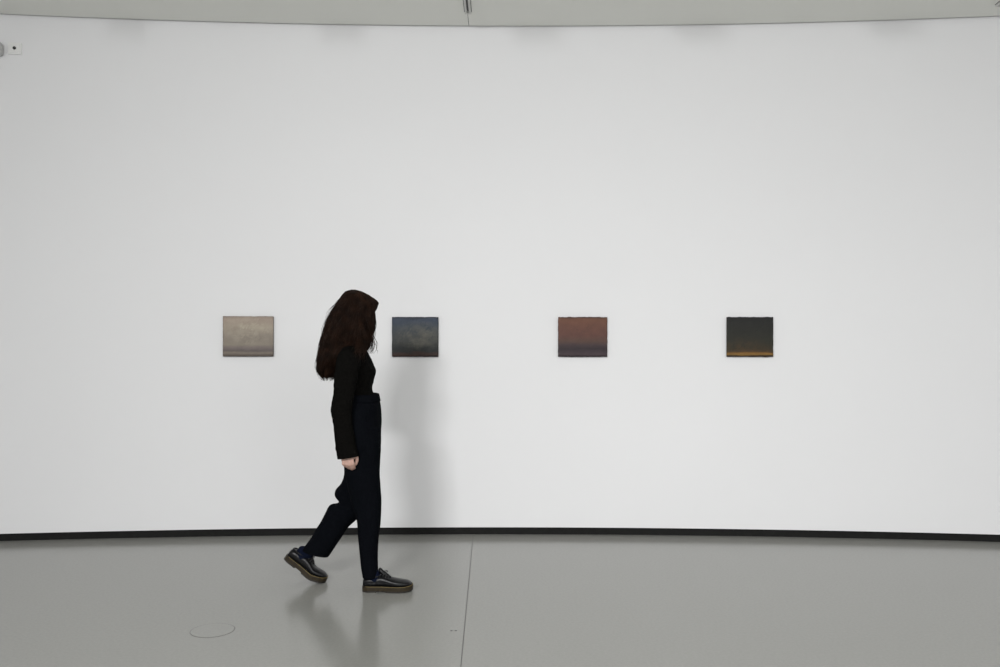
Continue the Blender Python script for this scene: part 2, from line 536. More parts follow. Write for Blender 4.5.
def ellipsoid(bm, c, r, rot=None, seg=24):
    M = (rot if rot else Matrix.Identity(3)) @ Matrix.Diagonal(r)
    c = Vector(c)
    m = seg // 2 + 1
    top, bot = bm.verts.new(c + M @ Vector((0, 0, 1))), bm.verts.new(c + M @ Vector((0, 0, -1)))
    rg = [[bm.verts.new(c + M @ Vector((math.sin(PI * i / m) * math.cos(2 * PI * k / seg), math.sin(PI * i / m) * math.sin(2 * PI * k / seg), math.cos(PI * i / m))))
           for k in range(seg)] for i in range(1, m)]
    for k in range(seg):
        q = (k + 1) % seg
        bm.faces.new((top, rg[0][k], rg[0][q]))
        bm.faces.new((bot, rg[-1][q], rg[-1][k]))
        for a, b in zip(rg, rg[1:]):
            bm.faces.new((a[k], b[k], b[q], a[q]))

def chain(bm, pts, rad, n=14, sub=4):
    """tapering round limb along a 3-D path with domed ends"""
    rows = cat([tuple(p) + (r,) for p, r in zip(pts, rad)], sub)
    P = [Vector(r[:3]) for r in rows]
    rings = []
    up = None
    for i, p in enumerate(P):
        t = (P[min(i + 1, len(P) - 1)] - P[max(i - 1, 0)]).normalized()
        if up is None:
            up = t.orthogonal().normalized()
        up = (up - t * up.dot(t)).normalized()
        s = t.cross(up)
        rings.append([bm.verts.new(p + (up * math.cos(2 * PI * k / n) + s * math.sin(2 * PI * k / n)) * rows[i][3]) for k in range(n)])
    for a, b in zip(rings, rings[1:]):
        for k in range(n):
            bm.faces.new((a[k], a[(k + 1) % n], b[(k + 1) % n], b[k]))
    bm.faces.new(rings[0][::-1]); bm.faces.new(rings[-1])
    for p, r in ((P[0], rows[0][3]), (P[-1], rows[-1][3])):
        ellipsoid(bm, p, (r, r, r), seg=12)

def fuse(bm, voxel, it=4, fac=0.5):
    """one continuous skin over everything in bm"""
    bmesh.ops.recalc_face_normals(bm, faces=bm.faces)
    me = bpy.data.meshes.new('tmp')
    bm.to_mesh(me); bm.free()
    o = bpy.data.objects.new('tmp', me)
    COL.objects.link(o)
    r = o.modifiers.new('r', 'REMESH'); r.mode = 'VOXEL'; r.voxel_size = voxel; r.adaptivity = 0
    if it:
        s = o.modifiers.new('s', 'SMOOTH'); s.iterations = it; s.factor = fac
    dg = bpy.context.evaluated_depsgraph_get()
    dg.update()
    out = bpy.data.meshes.new_from_object(o.evaluated_get(dg))
    bpy.data.objects.remove(o)
    bpy.data.meshes.remove(me)
    return out

def cut_open(me, cuts, thick=0.003):
    """trim a fused garment at each cut = (point, outward normal, reach), then give the cloth a thickness"""
    bm = bmesh.new(); bm.from_mesh(me)
    for p, nrm, reach in cuts:
        p, nrm = Vector(p), Vector(nrm).normalized()
        fs = [f for f in bm.faces if (f.calc_center_median() - p).length < reach]
        geom = list({v for f in fs for v in f.verts} | {e for f in fs for e in f.edges}) + fs
        bmesh.ops.bisect_plane(bm, geom=geom, plane_co=p, plane_no=nrm, clear_outer=True)
    bm.normal_update()
    # cloth thickness, grown inwards
    inner = {v: bm.verts.new(v.co - v.normal * thick) for v in list(bm.verts)}
    faces = list(bm.faces)
    bedges = [e for e in bm.edges if len(e.link_faces) == 1]
    bl = []
    for e in bedges:
        l = e.link_loops[0]
        bl.append((l.vert, l.link_loop_next.vert))
    for f in faces:
        bm.faces.new([inner[v] for v in reversed(f.verts)])
    for a, b in bl:
        bm.faces.new((b, a, inner[a], inner[b]))
    me.clear_geometry()
    bm.to_mesh(me); bm.free()
    return me

def wrinkle(me, amp, freq, squash=(1, 1, 1), seed=0.0):
    """soft folds pushed along the normals"""
    from mathutils import noise
    nor = [v.normal.copy() for v in me.vertices]
    for v, vn in zip(me.vertices, nor):
        c = Vector((v.co.x * freq * squash[0] + seed, v.co.y * freq * squash[1], v.co.z * freq * squash[2]))
        v.co += vn * (noise.noise(c) + 0.5 * noise.noise(c * 2.1)) * amp
    return me

DB = 5.06                                   # distance of the middle of the body
DN, DF = 4.99, 5.14                         # near and far leg
AN, AF = 4.865, 5.255                       # near and far arm

ARM_N = [(346, 345.5, 357.5, 346.2, 4.945, 0.034), (341, 350, 360, 351, 4.892, 0.048), (336, 362, 360.5, 362, AN, 0.052), (334, 380, 357, 380, AN - 0.01, 0.050),
         (333, 395, 354, 396, AN - 0.012, 0.047), (330.5, 409, 352, 411, AN - 0.012, 0.046), (332.8, 422, 352.5, 424, AN - 0.01, 0.045),
         (334.8, 440, 355, 440, AN - 0.005, 0.044), (337, 456, 358, 454, AN, 0.044), (338.5, 466, 360, 463, AN, 0.043)]
ARM_F = [(345, 346, 358, 346, 5.175, 0.034), (343, 351, 363, 351, 5.228, 0.048), (344, 362, 365, 362, AF, 0.051), (347, 380, 366, 380, AF + 0.01, 0.048),
         (350, 395, 368, 395, AF + 0.012, 0.046), (353, 408, 370, 407, AF + 0.012, 0.044), (357, 425, 373, 423, AF + 0.01, 0.042),
         (361, 440, 376, 437, AF, 0.040), (364, 452, 378, 449, AF - 0.005, 0.040), (366, 461, 380, 458, AF - 0.01, 0.038)]
TORSO = [(346, 339, 363, 341, DB, 0.058), (344, 343, 364, 344.5, DB, 0.070), (341, 347, 365.5, 348.5, DB, 0.112), (338, 352, 367.5, 353, DB, 0.148), (336, 357, 370, 358, DB, 0.168), (335, 364, 373, 365, DB, 0.168),
         (335, 371, 375.5, 372, DB, 0.158), (336, 380, 373.4, 380, DB, 0.146), (337.5, 388, 372, 388, DB, 0.136), (338, 396, 373.5, 396, DB, 0.134),
         (337, 404, 374, 404, DB, 0.140)]
PELVIS = [(337.5, 390, 376.8, 390, DB, 0.136), (337, 395, 378, 395, DB, 0.142), (335, 405, 380.2, 405, DB, 0.158), (334, 420, 381.2, 420, DB, 0.176),
          (335.5, 435, 381.0, 435, DB, 0.182), (338.5, 448, 380, 448, DB, 0.172), (345, 458, 376, 458, DB, 0.12)]
LEG_N = [(338, 428, 380.8, 428, 5.0, 0.092), (341, 450, 380.5, 449, DN, 0.092), (344.5, 470, 379.8, 469, DN, 0.085), (348, 488, 380.6, 487, DN, 0.078),
         (351.5, 503, 381.4, 501, DN, 0.072), (357.3, 520, 380.7, 519, DN, 0.068), (358.4, 536, 379, 535, DN, 0.067), (360, 550, 377.8, 549, DN, 0.066),
         (361, 565, 377.8, 564, DN, 0.066), (362.5, 577, 378.4, 575.5, DN, 0.066), (364, 588, 379.5, 586, DN, 0.066)]
LEG_F = [(338, 430, 377, 426, 5.12, 0.092), (341.5, 452, 377, 446, 5.13, 0.09), (344.5, 471, 376, 466, DF, 0.083), (341.5, 482, 375, 480, DF, 0.079),
         (335.6, 489.5, 373, 492, DF, 0.076), (335.0, 496, 370, 502, DF, 0.074), (339.2, 502.0, 364, 514, DF, 0.070), (329.5, 505.5, 356, 520, DF, 0.073),
         (322, 519, 347.5, 528, DF, 0.070), (312, 535.5, 339.2, 541.5, DF, 0.068), (302.8, 549, 328.6, 556.5, DF, 0.068), (297, 558, 322, 565, DF, 0.066)]

walker = thing('person', 'person with long dark brown hair in black sweater and trousers, walking right past the paintings', 'person', (at(362, 333, DB).x, DB, 0.0))

def part(name, me, mat, sm=True, parent=walker):
    o = bpy.data.objects.new(name, me)
    COL.objects.link(o)
    me.materials.clear(); me.materials.append(mat)
    if sm:
        smooth(o)
    o.parent = parent
    if parent is walker:
        o.matrix_parent_inverse = Matrix.Translation(-walker.location)
    return o

# --- head frame: x forward, y to the person's left, z up
HEAD_C = at(358.0, 313.6, DB)
YAW, PITCH = math.radians(30), math.radians(8)
HR = Matrix.Rotation(YAW, 3, 'Z') @ Matrix.Rotation(PITCH, 3, 'Y')

def hp(x, y, z):
    return HEAD_C + HR @ Vector((x, y, z)) * 0.965

HEAD_ROWS = [(0.113, 0.012, -0.030, 0.020), (0.107, 0.045, -0.060, 0.043), (0.093, 0.066, -0.083, 0.058), (0.072, 0.079, -0.095, 0.068), (0.045, 0.0865, -0.101, 0.0735),
             (0.020, 0.0885, -0.102, 0.0745), (0.0, 0.0865, -0.099, 0.0735), (-0.02, 0.0860, -0.091, 0.0715), (-0.04, 0.0855, -0.078, 0.0675), (-0.06, 0.0835, -0.060, 0.0605),
             (-0.08, 0.0800, -0.034, 0.0500), (-0.095, 0.0760, -0.006, 0.0380), (-0.106, 0.0660, 0.022, 0.0235), (-0.111, 0.050, 0.034, 0.0100)]
# relief of the face: y, z, spread in y, spread in z, height
FACE = [(0.028, 0.024, 0.019, 0.007, 0.0045), (0.032, 0.003, 0.015, 0.0095, -0.0100), (0.0, 0.004, 0.0075, 0.013, 0.0050), (0.0, -0.012, 0.0075, 0.014, 0.0120),
        (0.0, -0.029, 0.0088, 0.0085, 0.0175), (0.0120, -0.0345, 0.0055, 0.0055, 0.0075), (0.0, -0.0555, 0.017, 0.0040, 0.0060), (0.0, -0.0675, 0.015, 0.0045, 0.0065),
        (0.0, -0.0615, 0.019, 0.0020, -0.0020), (0.0, -0.080, 0.019, 0.0055, -0.0045), (0.0, -0.094, 0.015, 0.0085, 0.0085), (0.042, -0.022, 0.015, 0.016, 0.0040)]

def face_x(y, z):
    """how far the skin of the face stands forward at y, z"""
    R = np.array(HEAD_ROWS)[::-1]
    xf, xb, wd = (float(np.interp(z, R[:, 0], R[:, k])) for k in (1, 2, 3))
    c, h = (xf + xb) / 2, (xf - xb) / 2
    q = max(0.0, 1 - (abs(y) / wd) ** 2.15)
    return c + h * q ** (1 / 2.15) + relief(y, z)

def relief(y, z):
    t = 0.0
    for cy, cz, sy, sz, a in FACE:
        for sgn in ((1,) if cy == 0 else (1, -1)):
            t += a * math.exp(-((y - sgn * cy) / sy) ** 2 - ((z - cz) / sz) ** 2)
    return t

def head_shape(bm):
    E = lambda c, r, seg=24: ellipsoid(bm, hp(*c), r, HR, seg)
    n = 96
    rings = []
    for z, xf, xb, wd in cat(HEAD_ROWS, 8):
        ring = []
        for k in range(n):
            a = 2 * PI * k / n
            ca, sa = math.cos(a), math.sin(a)
            x = (xf + xb) / 2 + (xf - xb) / 2 * math.copysign(abs(ca) ** (2 / 2.15), ca)
            y = wd * math.copysign(abs(sa) ** (2 / 2.15), sa)
            if ca > 0:
                x += relief(y, z) * min(1, ca / 0.45)
            ring.append(bm.verts.new(hp(x, y, z)))
        rings.append(ring)
    for a, b in zip(rings, rings[1:]):
        for k in range(n):
            bm.faces.new((a[k], a[(k + 1) % n], b[(k + 1) % n], b[k]))
    bm.faces.new(rings[0][::-1]); bm.faces.new(rings[-1])
    for s in (-1, 1):
        E((-0.010, 0.0745 * s, -0.006), (0.017, 0.0065, 0.029))     # ear
        E((-0.004, 0.0720 * s, -0.030), (0.009, 0.0060, 0.011))     # ear lobe
        ex = face_x(0.032, 0.003)
        for up, zz in ((1, 0.0125), (-1, -0.0090)):     # eyelids
            chain(bm, [hp(ex + 0.0015, 0.0165 * s, 0.001), hp(ex + 0.0048, 0.024 * s, zz * 0.75), hp(ex + 0.0052, 0.032 * s, zz), hp(ex + 0.0012, 0.041 * s, zz * 0.7), hp(ex - 0.006, 0.0475 * s, 0.001)],
                  [0.0018, 0.0024, 0.0026, 0.0024, 0.0018], 10, 4)
    chain(bm, [hp(-0.024, 0, -0.010), hp(-0.020, 0, -0.060), at(353.5, 338, DB), at(352.5, 344, DB), at(352.0, 353, DB)], [0.056, 0.052, 0.050, 0.053, 0.062], 20, 4)

# --- hands: frame f (towards the finger tips), b (out of the back of the hand), t (towards the thumb side)
def hand_shape(bm, wrist, f, b, t, curl, k=1.0):
    f, b, t = f.normalized(), b.normalized(), t.normalized()
    H = lambda x, y, z: wrist + (f * x + b * y + t * z) * k
    chain(bm, [H(-0.05, 0, 0), H(0, 0, 0.0), H(0.02, 0, 0.002)], [0.027 * k, 0.023 * k, 0.024 * k], 16, 3)
    rot = Matrix((f, b, t)).transposed()
    ellipsoid(bm, H(0.045, -0.002, 0.0), (0.050 * k, 0.0145 * k, 0.039 * k), rot)
    ellipsoid(bm, H(0.028, -0.008, 0.024), (0.032 * k, 0.015 * k, 0.018 * k), rot)     # ball of the thumb
    fingers = [(0.030, 0.043, 0.026, 0.021, 0.0085), (0.0105, 0.047, 0.030, 0.023, 0.0088), (-0.009, 0.043, 0.028, 0.022, 0.0083), (-0.027, 0.034, 0.021, 0.019, 0.0074)]
    for i, (z, l1, l2, l3, r) in enumerate(fingers):
        x0 = 0.086 - abs(i - 1) * 0.004
        a = curl * (0.95 + 0.06 * i)
        p = [H(x0 - 0.03, 0.002, z * 0.82), H(x0, 0.001, z)]
        x, y = x0, 0.001
        for l, aa in ((l1, a), (l2, 2.1 * a), (l3, 2.7 * a)):
            x += l * math.cos(aa); y -= l * math.sin(aa)
            p.append(H(x, y, z * (1 - 0.10 * len(p))))
        chain(bm, p, [r * 0.95 * k, r * 1.12 * k, r * 1.02 * k, r * 0.92 * k, r * 0.78 * k], 12, 3)
        ellipsoid(bm, H(x0, 0.004, z), (0.0095 * k, 0.0085 * k, 0.0095 * k), rot, 12)  # knuckle
    chain(bm, [H(0.018, -0.008, 0.026), H(0.044, -0.016, 0.046), H(0.070, -0.024, 0.046), H(0.090, -0.030, 0.036)],
          [0.0135 * k, 0.0115 * k, 0.0100 * k, 0.0085 * k], 12, 3)

WR_N = at(346.6, 449.8, AN - 0.002)
WR_F = at(370, 446, AF - 0.005)
HAND_N = (WR_N, Vector((0.10, 0.03, -1)), Vector((-0.1, -1, 0)), Vector((1, -0.06, 0.10)), 0.85, 0.96)
HAND_F = (WR_F, Vector((0.18, -0.02, -1)), Vector((-0.05, 1, 0)), Vector((1, 0.06, 0.18)), 0.55, 0.90)

# feet: shared by the body, the socks and the shoes (x forward, z up, origin under the heel)
FOOT_N = (at(387.4, 590.3, DN).x - 0.137, DN - 0.012, 0.0)
def bend_foot(v, kind):
    """near foot flat; far foot raised on its toes"""
    x, y, z = v
    if kind == 'near':
        return Vector((FOOT_N[0] + x, FOOT_N[1] + y, z))
    # ball of the foot at x = .185 ; toes stay nearer to the floor
    xb, a_toe, a_foot = 0.185, math.radians(21), math.radians(37)
    tt = min(max((x - (xb - 0.035)) / 0.07, 0), 1)
    tt = tt * tt * (3 - 2 * tt)
    a = a_foot + (a_toe - a_foot) * tt
    dx = x - xb
    px, pz = dx * math.cos(a) + z * math.sin(a), -dx * math.sin(a) + z * math.cos(a)
    return BALL_F + Vector((px, y, pz))
BALL_F = at(309.8, 577.2, DF + 0.004)
TIP = math.radians(21)
BALL_F.z = max(BALL_F.z, 0.0)

def foot_rings(rows):
    return rows

def shoe_loft(bm, rows, kind, n=28, sub=4, ex=2.4):
    """rows: x, z bottom, z top, half width, sideways offset -> closed skin, then bent into the pose"""
    R = cat(rows, sub)
    vs = []
    for x, z0, z1, b, off in R:
        ring = []
        for k in range(n):
            a = 2 * PI * k / n
            ca, sa = math.cos(a), math.sin(a)
            yy = off + b * math.copysign(abs(ca) ** (2 / ex), ca)
            zz = (z0 + z1) / 2 + (z1 - z0) / 2 * math.copysign(abs(sa) ** (2 / ex), sa)
            ring.append(bm.verts.new(bend_foot((x, yy, zz), kind)))
        vs.append(ring)
    for a, b in zip(vs, vs[1:]):
        for k in range(n):
            bm.faces.new((a[k], a[(k + 1) % n], b[(k + 1) % n], b[k]))
    bm.faces.new(vs[0][::-1]); bm.faces.new(vs[-1])
    bmesh.ops.recalc_face_normals(bm, faces=bm.faces)

def S(pts, d):
    return [at(x, y, d) for x, y in pts]

ANK = {'near': [at(368.6, 545, DN), at(368.8, 562, DN), bend_foot((0.062, 0, 0.085), 'near'), bend_foot((0.075, 0, 0.055), 'near')],
       'far': [at(318, 543, DF), at(308, 553, DF), bend_foot((0.066, 0, 0.098), 'far'), bend_foot((0.080, 0, 0.058), 'far')]}

# --- body: one continuous skin from head to feet
bm = bmesh.new()
head_shape(bm)
loft(bm, rings_world(TORSO + PELVIS[2:]), scale=0.86, grow=-0.004)
loft(bm, rings_world(ARM_N[1:-1]), scale=0.66)
loft(bm, rings_world(ARM_F[1:-1]), scale=0.66)
loft(bm, rings_world(LEG_N[:-1]), scale=0.70)
loft(bm, rings_world(LEG_F[:-1]), scale=0.70)
hand_shape(bm, *HAND_N)
hand_shape(bm, *HAND_F)
for kd in ('near', 'far'):
    chain(bm, ANK[kd], [0.042, 0.034, 0.034, 0.034], 16, 3)
    shoe_loft(bm, [(0.030, 0.035, 0.075, 0.022, 0), (0.06, 0.034, 0.080, 0.026, 0), (0.10, 0.034, 0.080, 0.028, 0), (0.15, 0.033, 0.066, 0.032, 0),
                   (0.20, 0.033, 0.056, 0.034, 0), (0.235, 0.034, 0.050, 0.026, 0)], kd)
body = part('body', fuse(bm, 0.0042, 2, 0.5), M_SKIN)

EX = face_x(0.032, 0.003) - 0.0050
for s in (-1, 1):
    bm = bmesh.new(); ellipsoid(bm, hp(EX, 0.032 * s, 0.0025), (0.0115, 0.0125, 0.0115), HR, 24)
    e = smooth(part('eye', bpy.data.meshes.new('eye'), M_EYE))
    bm.to_mesh(e.data); bm.free(); smooth(e)
    bm = bmesh.new(); ellipsoid(bm, hp(EX + 0.0095, 0.0315 * s, 0.002), (0.0026, 0.0056, 0.0056), HR, 20)
    o = smooth(obj('iris', bm, M_IRIS)); o.parent = e
    bm = bmesh.new()
    chain(bm, [hp(face_x(q, z) + 0.0005, q * s, z) for q, z in ((0.014, 0.021), (0.024, 0.0245), (0.036, 0.0255), (0.048, 0.020))], [0.0022, 0.0030, 0.0028, 0.0012], 8, 4)
    b = part('eyebrow', bpy.data.meshes.new('eyebrow'), M_HAIR)
    bm.to_mesh(b.data); bm.free(); smooth(b)
bm = bmesh.new()
for zs, rr in (((-0.0605, -0.0558, -0.0568, -0.0558, -0.0605), 0.0032), ((-0.0612, -0.0665, -0.0680, -0.0665, -0.0612), 0.0038)):
    chain(bm, [hp(face_x(y, z) - 0.0012, y, z) for y, z in zip((-0.021, -0.009, 0, 0.009, 0.021), zs)], [0.0014, rr, rr, rr, 0.0014], 10, 4)
part('lips', fuse(bm, 0.0014, 3), M_LIP)

# --- sweater
bm = bmesh.new()
loft(bm, rings_world(TORSO))
loft(bm, rings_world(ARM_N))
loft(bm, rings_world(ARM_F))
me = fuse(bm, 0.005, 5, 0.5)
wrinkle(me, 0.0035, 16, (1, 1, 1.5), 3.1)
cn = at(347.6, 457.6, AN); cf = at(371, 453, AF - 0.006); nk = at(354.5, 341.5, DB)
me = cut_open(me, [(cn, Vector((0.14, 0, -1)), 0.13), (cf, Vector((0.2, 0, -1)), 0.12), (nk, Vector((0.1, 0, 1)), 0.10)])
sweater = part('sweater', me, M_SWEAT)
def cuff(cx, cd, row0, row1, name, parent):
    bm = bmesh.new()
    r0, r1 = rings_world([row0, row1])
    loft(bm, [r0, r1], n=32, sub=3, grow=0.0022)
    o = obj(name, bm, M_SWEAT); o.parent = parent; o.matrix_parent_inverse = Matrix()
    smooth(o)
    return o

# --- trousers
bm = bmesh.new()
loft(bm, rings_world(PELVIS))
loft(bm, rings_world(LEG_N))
loft(bm, rings_world(LEG_F))
me = fuse(bm, 0.005, 5, 0.5)
wrinkle(me, 0.004, 9, (1.4, 1, 0.8), 8.4)
hn, hf, wt = at(370, 576.2, DN), at(315.5, 552.8, DF), at(357, 393.6, DB)
me = cut_open(me, [(hn, Vector((0.06, 0, -1)), 0.16), (hf, Vector((-0.27, 0, -1)), 0.16), (wt, Vector((0, 0, 1)), 0.2)])
trousers = part('trousers', me, M_TROUS)
# waistband and belt loops
bm = bmesh.new()
loft(bm, rings_world([(337.2, 394.0, 378.2, 394.0, DB, 0.141), (336.6, 397.5, 379.0, 397.5, DB, 0.147), (335.6, 401.0, 379.8, 401.0, DB, 0.153)]), n=48, sub=3, grow=0.003)
o = smooth(obj('waistband', bm, M_TROUS)); o.parent = trousers
# near side pocket seam
bm = bmesh.new()
chain(bm, [at(374, 404, DB - 0.135), at(370, 412, DB - 0.158), at(366, 420, DB - 0.172)], [0.0022] * 3, 8, 4)
o = smooth(obj('pocket_seam', bm, M_TROUS)); o.parent = trousers

# --- socks and shoes
UPPER = [(0.003, 0.030, 0.060, 0.018, 0), (0.008, 0.026, 0.072, 0.027, 0), (0.03, 0.024, 0.082, 0.034, 0), (0.07, 0.024, 0.084, 0.036, 0.0), (0.10, 0.024, 0.090, 0.037, 0.001),
         (0.125, 0.024, 0.087, 0.040, 0.002), (0.16, 0.024, 0.075, 0.045, 0.003), (0.20, 0.025, 0.066, 0.048, 0.003), (0.235, 0.026, 0.061, 0.044, 0.002),
         (0.262, 0.027, 0.055, 0.033, 0.0), (0.276, 0.029, 0.045, 0.018, -0.001)]
def outline(x):
    xs = [0.0, 0.008, 0.03, 0.07, 0.11, 0.16, 0.20, 0.24, 0.265, 0.279, 0.282]
    ws = [0.012, 0.026, 0.037, 0.038, 0.039, 0.048, 0.051, 0.047, 0.036, 0.018, 0.004]
    return float(np.interp(x, xs, ws))

def sole_slab(bm, kind, z0, z1, grow, heel=None, n=56):
    xs = [0.141 - 0.141 * math.cos(PI * k / n) for k in range(n + 1)]
    top, bot = [], []
    for x in xs:
        ww = outline(x) + grow
        zz0 = z0
        if heel:
            zz0 = z0 + (heel if 0.085 < x < 0.13 else 0)            # waist of the sole lifts off the floor
        rise = 0.010 * max(0, (x - 0.215) / 0.067) ** 2             # toe spring
        rowt = [bm.verts.new(bend_foot((x, s * ww, z1 + rise * 0.8), kind)) for s in (-1, -0.5, 0, 0.5, 1)]
        rowb = [bm.verts.new(bend_foot((x, s * ww, zz0 + rise), kind)) for s in (-1, -0.5, 0, 0.5, 1)]
        top.append(rowt); bot.append(rowb)
    for i in range(n):
        for k in range(4):
            bm.faces.new((top[i][k], top[i + 1][k], top[i + 1][k + 1], top[i][k + 1]))
            bm.faces.new((bot[i][k + 1], bot[i + 1][k + 1], bot[i + 1][k], bot[i][k]))
        for k, fl in ((0, 1), (4, 0)):
            q = (top[i][k], bot[i][k], bot[i + 1][k], top[i + 1][k])
            bm.faces.new(q)
    for i in (0, n):
        bm.faces.new(top[i] + bot[i][::-1])
    bmesh.ops.recalc_face_normals(bm, faces=bm.faces)

def make_shoe(kind):
    bm = bmesh.new()
    shoe_loft(bm, UPPER, kind)
    me = fuse(bm, 0.0028, 3, 0.5)
    sh = part('shoe', me, M_LEATH)
    def sub(name, bm, mat, sm=True):
        o = obj(name, bm, mat); o.parent = sh; o.matrix_parent_inverse = Matrix()
        o.matrix_parent_inverse = Matrix()
        if sm: smooth(o)
        return o
    bm = bmesh.new(); sole_slab(bm, kind, 0.010, 0.028, 0.0025); sub('sole', bm, M_SOLE, False)
    bm = bmesh.new(); sole_slab(bm, kind, 0.0, 0.0105, 0.001, heel=0.007); sub('tread', bm, M_TREAD, False)
    bm = bmesh.new(); sole_slab(bm, kind, 0.0278, 0.0315, 0.003); sub('welt', bm, M_TREAD, False)
    # welt stitching round the forefoot
    bm = bmesh.new()
    xs = [0.02 + 0.2605 * (1 - (1 - k / 24) ** 1.8) for k in range(25)]
    loop = [(x, -(outline(x) + 0.0022)) for x in xs] + [(x, outline(x) + 0.0022) for x in xs[::-1]]
    chain(bm, [bend_foot((x, y, 0.0322 + 0.008 * max(0, (x - 0.215) / 0.067) ** 2), kind) for x, y in loop], [0.0010] * len(loop), 6, 2)
    sub('welt_stitching', bm, M_STITCH)
    # collar, tongue, laces
    bm = bmesh.new()
    ring = []
    for k in range(24):
        a = 2 * PI * k / 24
        ring.append(bend_foot((0.060 + 0.050 * math.cos(a), 0.033 * math.sin(a), 0.083 + 0.006 * math.cos(a)), kind))
    chain(bm, ring + ring[:1], [0.0042] * 25, 8, 1)
    sub('collar', bm, M_LEATH)
    bm = bmesh.new()
    chain(bm, [bend_foot(q, kind) for q in ((0.150, 0, 0.076), (0.128, 0, 0.091), (0.108, 0, 0.105), (0.098, 0, 0.120))], [0.011, 0.013, 0.014, 0.010], 14, 4)
    sub('tongue', bm, M_LEATH)
    bm = bmesh.new()
    for x, z in ((0.120, 0.099), (0.134, 0.0925), (0.148, 0.0845)):
        chain(bm, [bend_foot(q, kind) for q in ((x - 0.004, -0.024, z - 0.012), (x, -0.012, z), (x + 0.002, 0, z + 0.003), (x, 0.014, z), (x - 0.004, 0.026, z - 0.012))],
              [0.0022] * 5, 8, 3)
    for s in (-1, 1):
        chain(bm, [bend_foot(q, kind) for q in ((0.118, 0, 0.106), (0.126, 0.014 * s, 0.112), (0.138, 0.022 * s, 0.103), (0.128, 0.010 * s, 0.103), (0.118, 0, 0.106))], [0.0018] * 5, 8, 4)
    sub('laces', bm, M_DARK)
    bm = bmesh.new()
    chain(bm, ANK[kind], [0.036, 0.035, 0.036, 0.036], 24, 4)
    part('sock', fuse(bm, 0.004, 2), M_SOCK)
    return sh

make_shoe('near')
make_shoe('far')

# --- hair: rings down the head and back, a dense inner mass and many wavy strands over it
HAIR = [(353.0, 353.8, 288.9, 0.006), (345.5, 361.5, 290.9, 0.046), (342.0, 369, 294.6, 0.070), (339.6, 374, 299, 0.082), (337.2, 376.4, 303, 0.089), (334.6, 375.8, 307.5, 0.094),
        (332.2, 374.2, 312, 0.098), (328.4, 373.9, 320, 0.104), (325.6, 373.8, 329, 0.112), (323.6, 372.5, 337, 0.128), (322.0, 370, 345, 0.150), (320.8, 366, 352, 0.165),
        (319.8, 359, 360, 0.165), (319.6, 350, 367, 0.150), (321.5, 343, 373, 0.130), (325.0, 336, 379.5, 0.10)]
HR_ROWS = np.array([(at((a + b) / 2, y, DB).x, (b - a) / 2 / FPX * DB, at(0, y, DB).z, h) for a, b, y, h in HAIR])
HS = np.linspace(0, 1, len(HAIR))
def hull(th, s, k=1.0, lift=0.0):
    cx, hx, z, hy = (float(np.interp(s, HS, HR_ROWS[:, i])) for i in range(4))
    ca, sa = math.cos(th), math.sin(th)
    return Vector((cx + (hx * k + lift) * ca, DB + (hy * k + lift) * sa, z))

OPEN0, OPEN1 = math.radians(5), math.radians(74)      # where the face looks out, seen from above
S_FRINGE = HS[4]
bm = bmesh.new()
# inner mass
NT, NS = 60, 46
grid = {}
for i in range(NT + 1):
    th = OPEN1 + (2 * PI - (OPEN1 - OPEN0)) * i / NT
    for k in range(NS + 1):
        s = 0.02 + 0.95 * k / NS
        wv = 0.004 * math.sin(th * 17 + 9 * s) + 0.003 * math.sin(th * 31 - 25 * s)
        for q, kk in ((0, 0.93 if s < HS[8] else 0.93 - 0.16 * min(1, (s - HS[8]) * 5) * max(0, math.cos(th)) ** 0.5), (1, 0.74)):
            grid[i, k, q] = bm.verts.new(hull(th, s, kk, wv if k > 3 else 0))
for i in range(NT):
    for k in range(NS):
        for q in (0, 1):
            f = (grid[i, k, q], grid[i + 1, k, q], grid[i + 1, k + 1, q], grid[i, k + 1, q])
            bm.faces.new(f if q else f[::-1])
for k in range(NS):
    for i in (0, NT):
        bm.faces.new((grid[i, k, 0], grid[i, k + 1, 0], grid[i, k + 1, 1], grid[i, k, 1]))
for i in range(NT):
    for k in (0, NS):
        bm.faces.new((grid[i, k, 0], grid[i + 1, k, 0], grid[i + 1, k, 1], grid[i, k, 1]))
# crown and fringe over the forehead
cap = {}
for i in range(21):
    th = OPEN0 - 0.1 + (OPEN1 - OPEN0 + 0.2) * i / 20
    for k in range(9):
        s = 0.02 + (S_FRINGE - 0.045) * k / 8
        for q, kk in ((0, 0.97), (1, 0.85)):
            cap[i, k, q] = bm.verts.new(hull(th, s, kk))
for i in range(20):
    for k in range(8):
        for q in (0, 1):
            f = (cap[i, k, q], cap[i + 1, k, q], cap[i + 1, k + 1, q], cap[i, k + 1, q])
            bm.faces.new(f if q else f[::-1])
    bm.faces.new((cap[i, 8, 0], cap[i + 1, 8, 0], cap[i + 1, 8, 1], cap[i, 8, 1]))
bmesh.ops.recalc_face_normals(bm, faces=bm.faces)

def strand(pts, r0, n=4):
    rings = []
    m = len(pts)
    for i, p in enumerate(pts):
        t = (pts[min(i + 1, m - 1)] - pts[max(i - 1, 0)])
        if t.length < 1e-7:
            t = Vector((0, 0, -1))
        t.normalize()
        u = t.cross(Vector((0.3, 0.9, 0.2))).normalized()
        v = t.cross(u)
        u0 = i / (m - 1)
        r = r0 * (0.6 + 0.8 * u0 if u0 < 0.5 else 1.0 - 0.85 * (u0 - 0.5) * 2)
        rings.append([bm.verts.new(p + (u * math.cos(2 * PI * k / n) + v * math.sin(2 * PI * k / n)) * r) for k in range(n)])
    for a, b in zip(rings, rings[1:]):
        for k in range(n):
            bm.faces.new((a[k], a[(k + 1) % n], b[(k + 1) % n], b[k]))

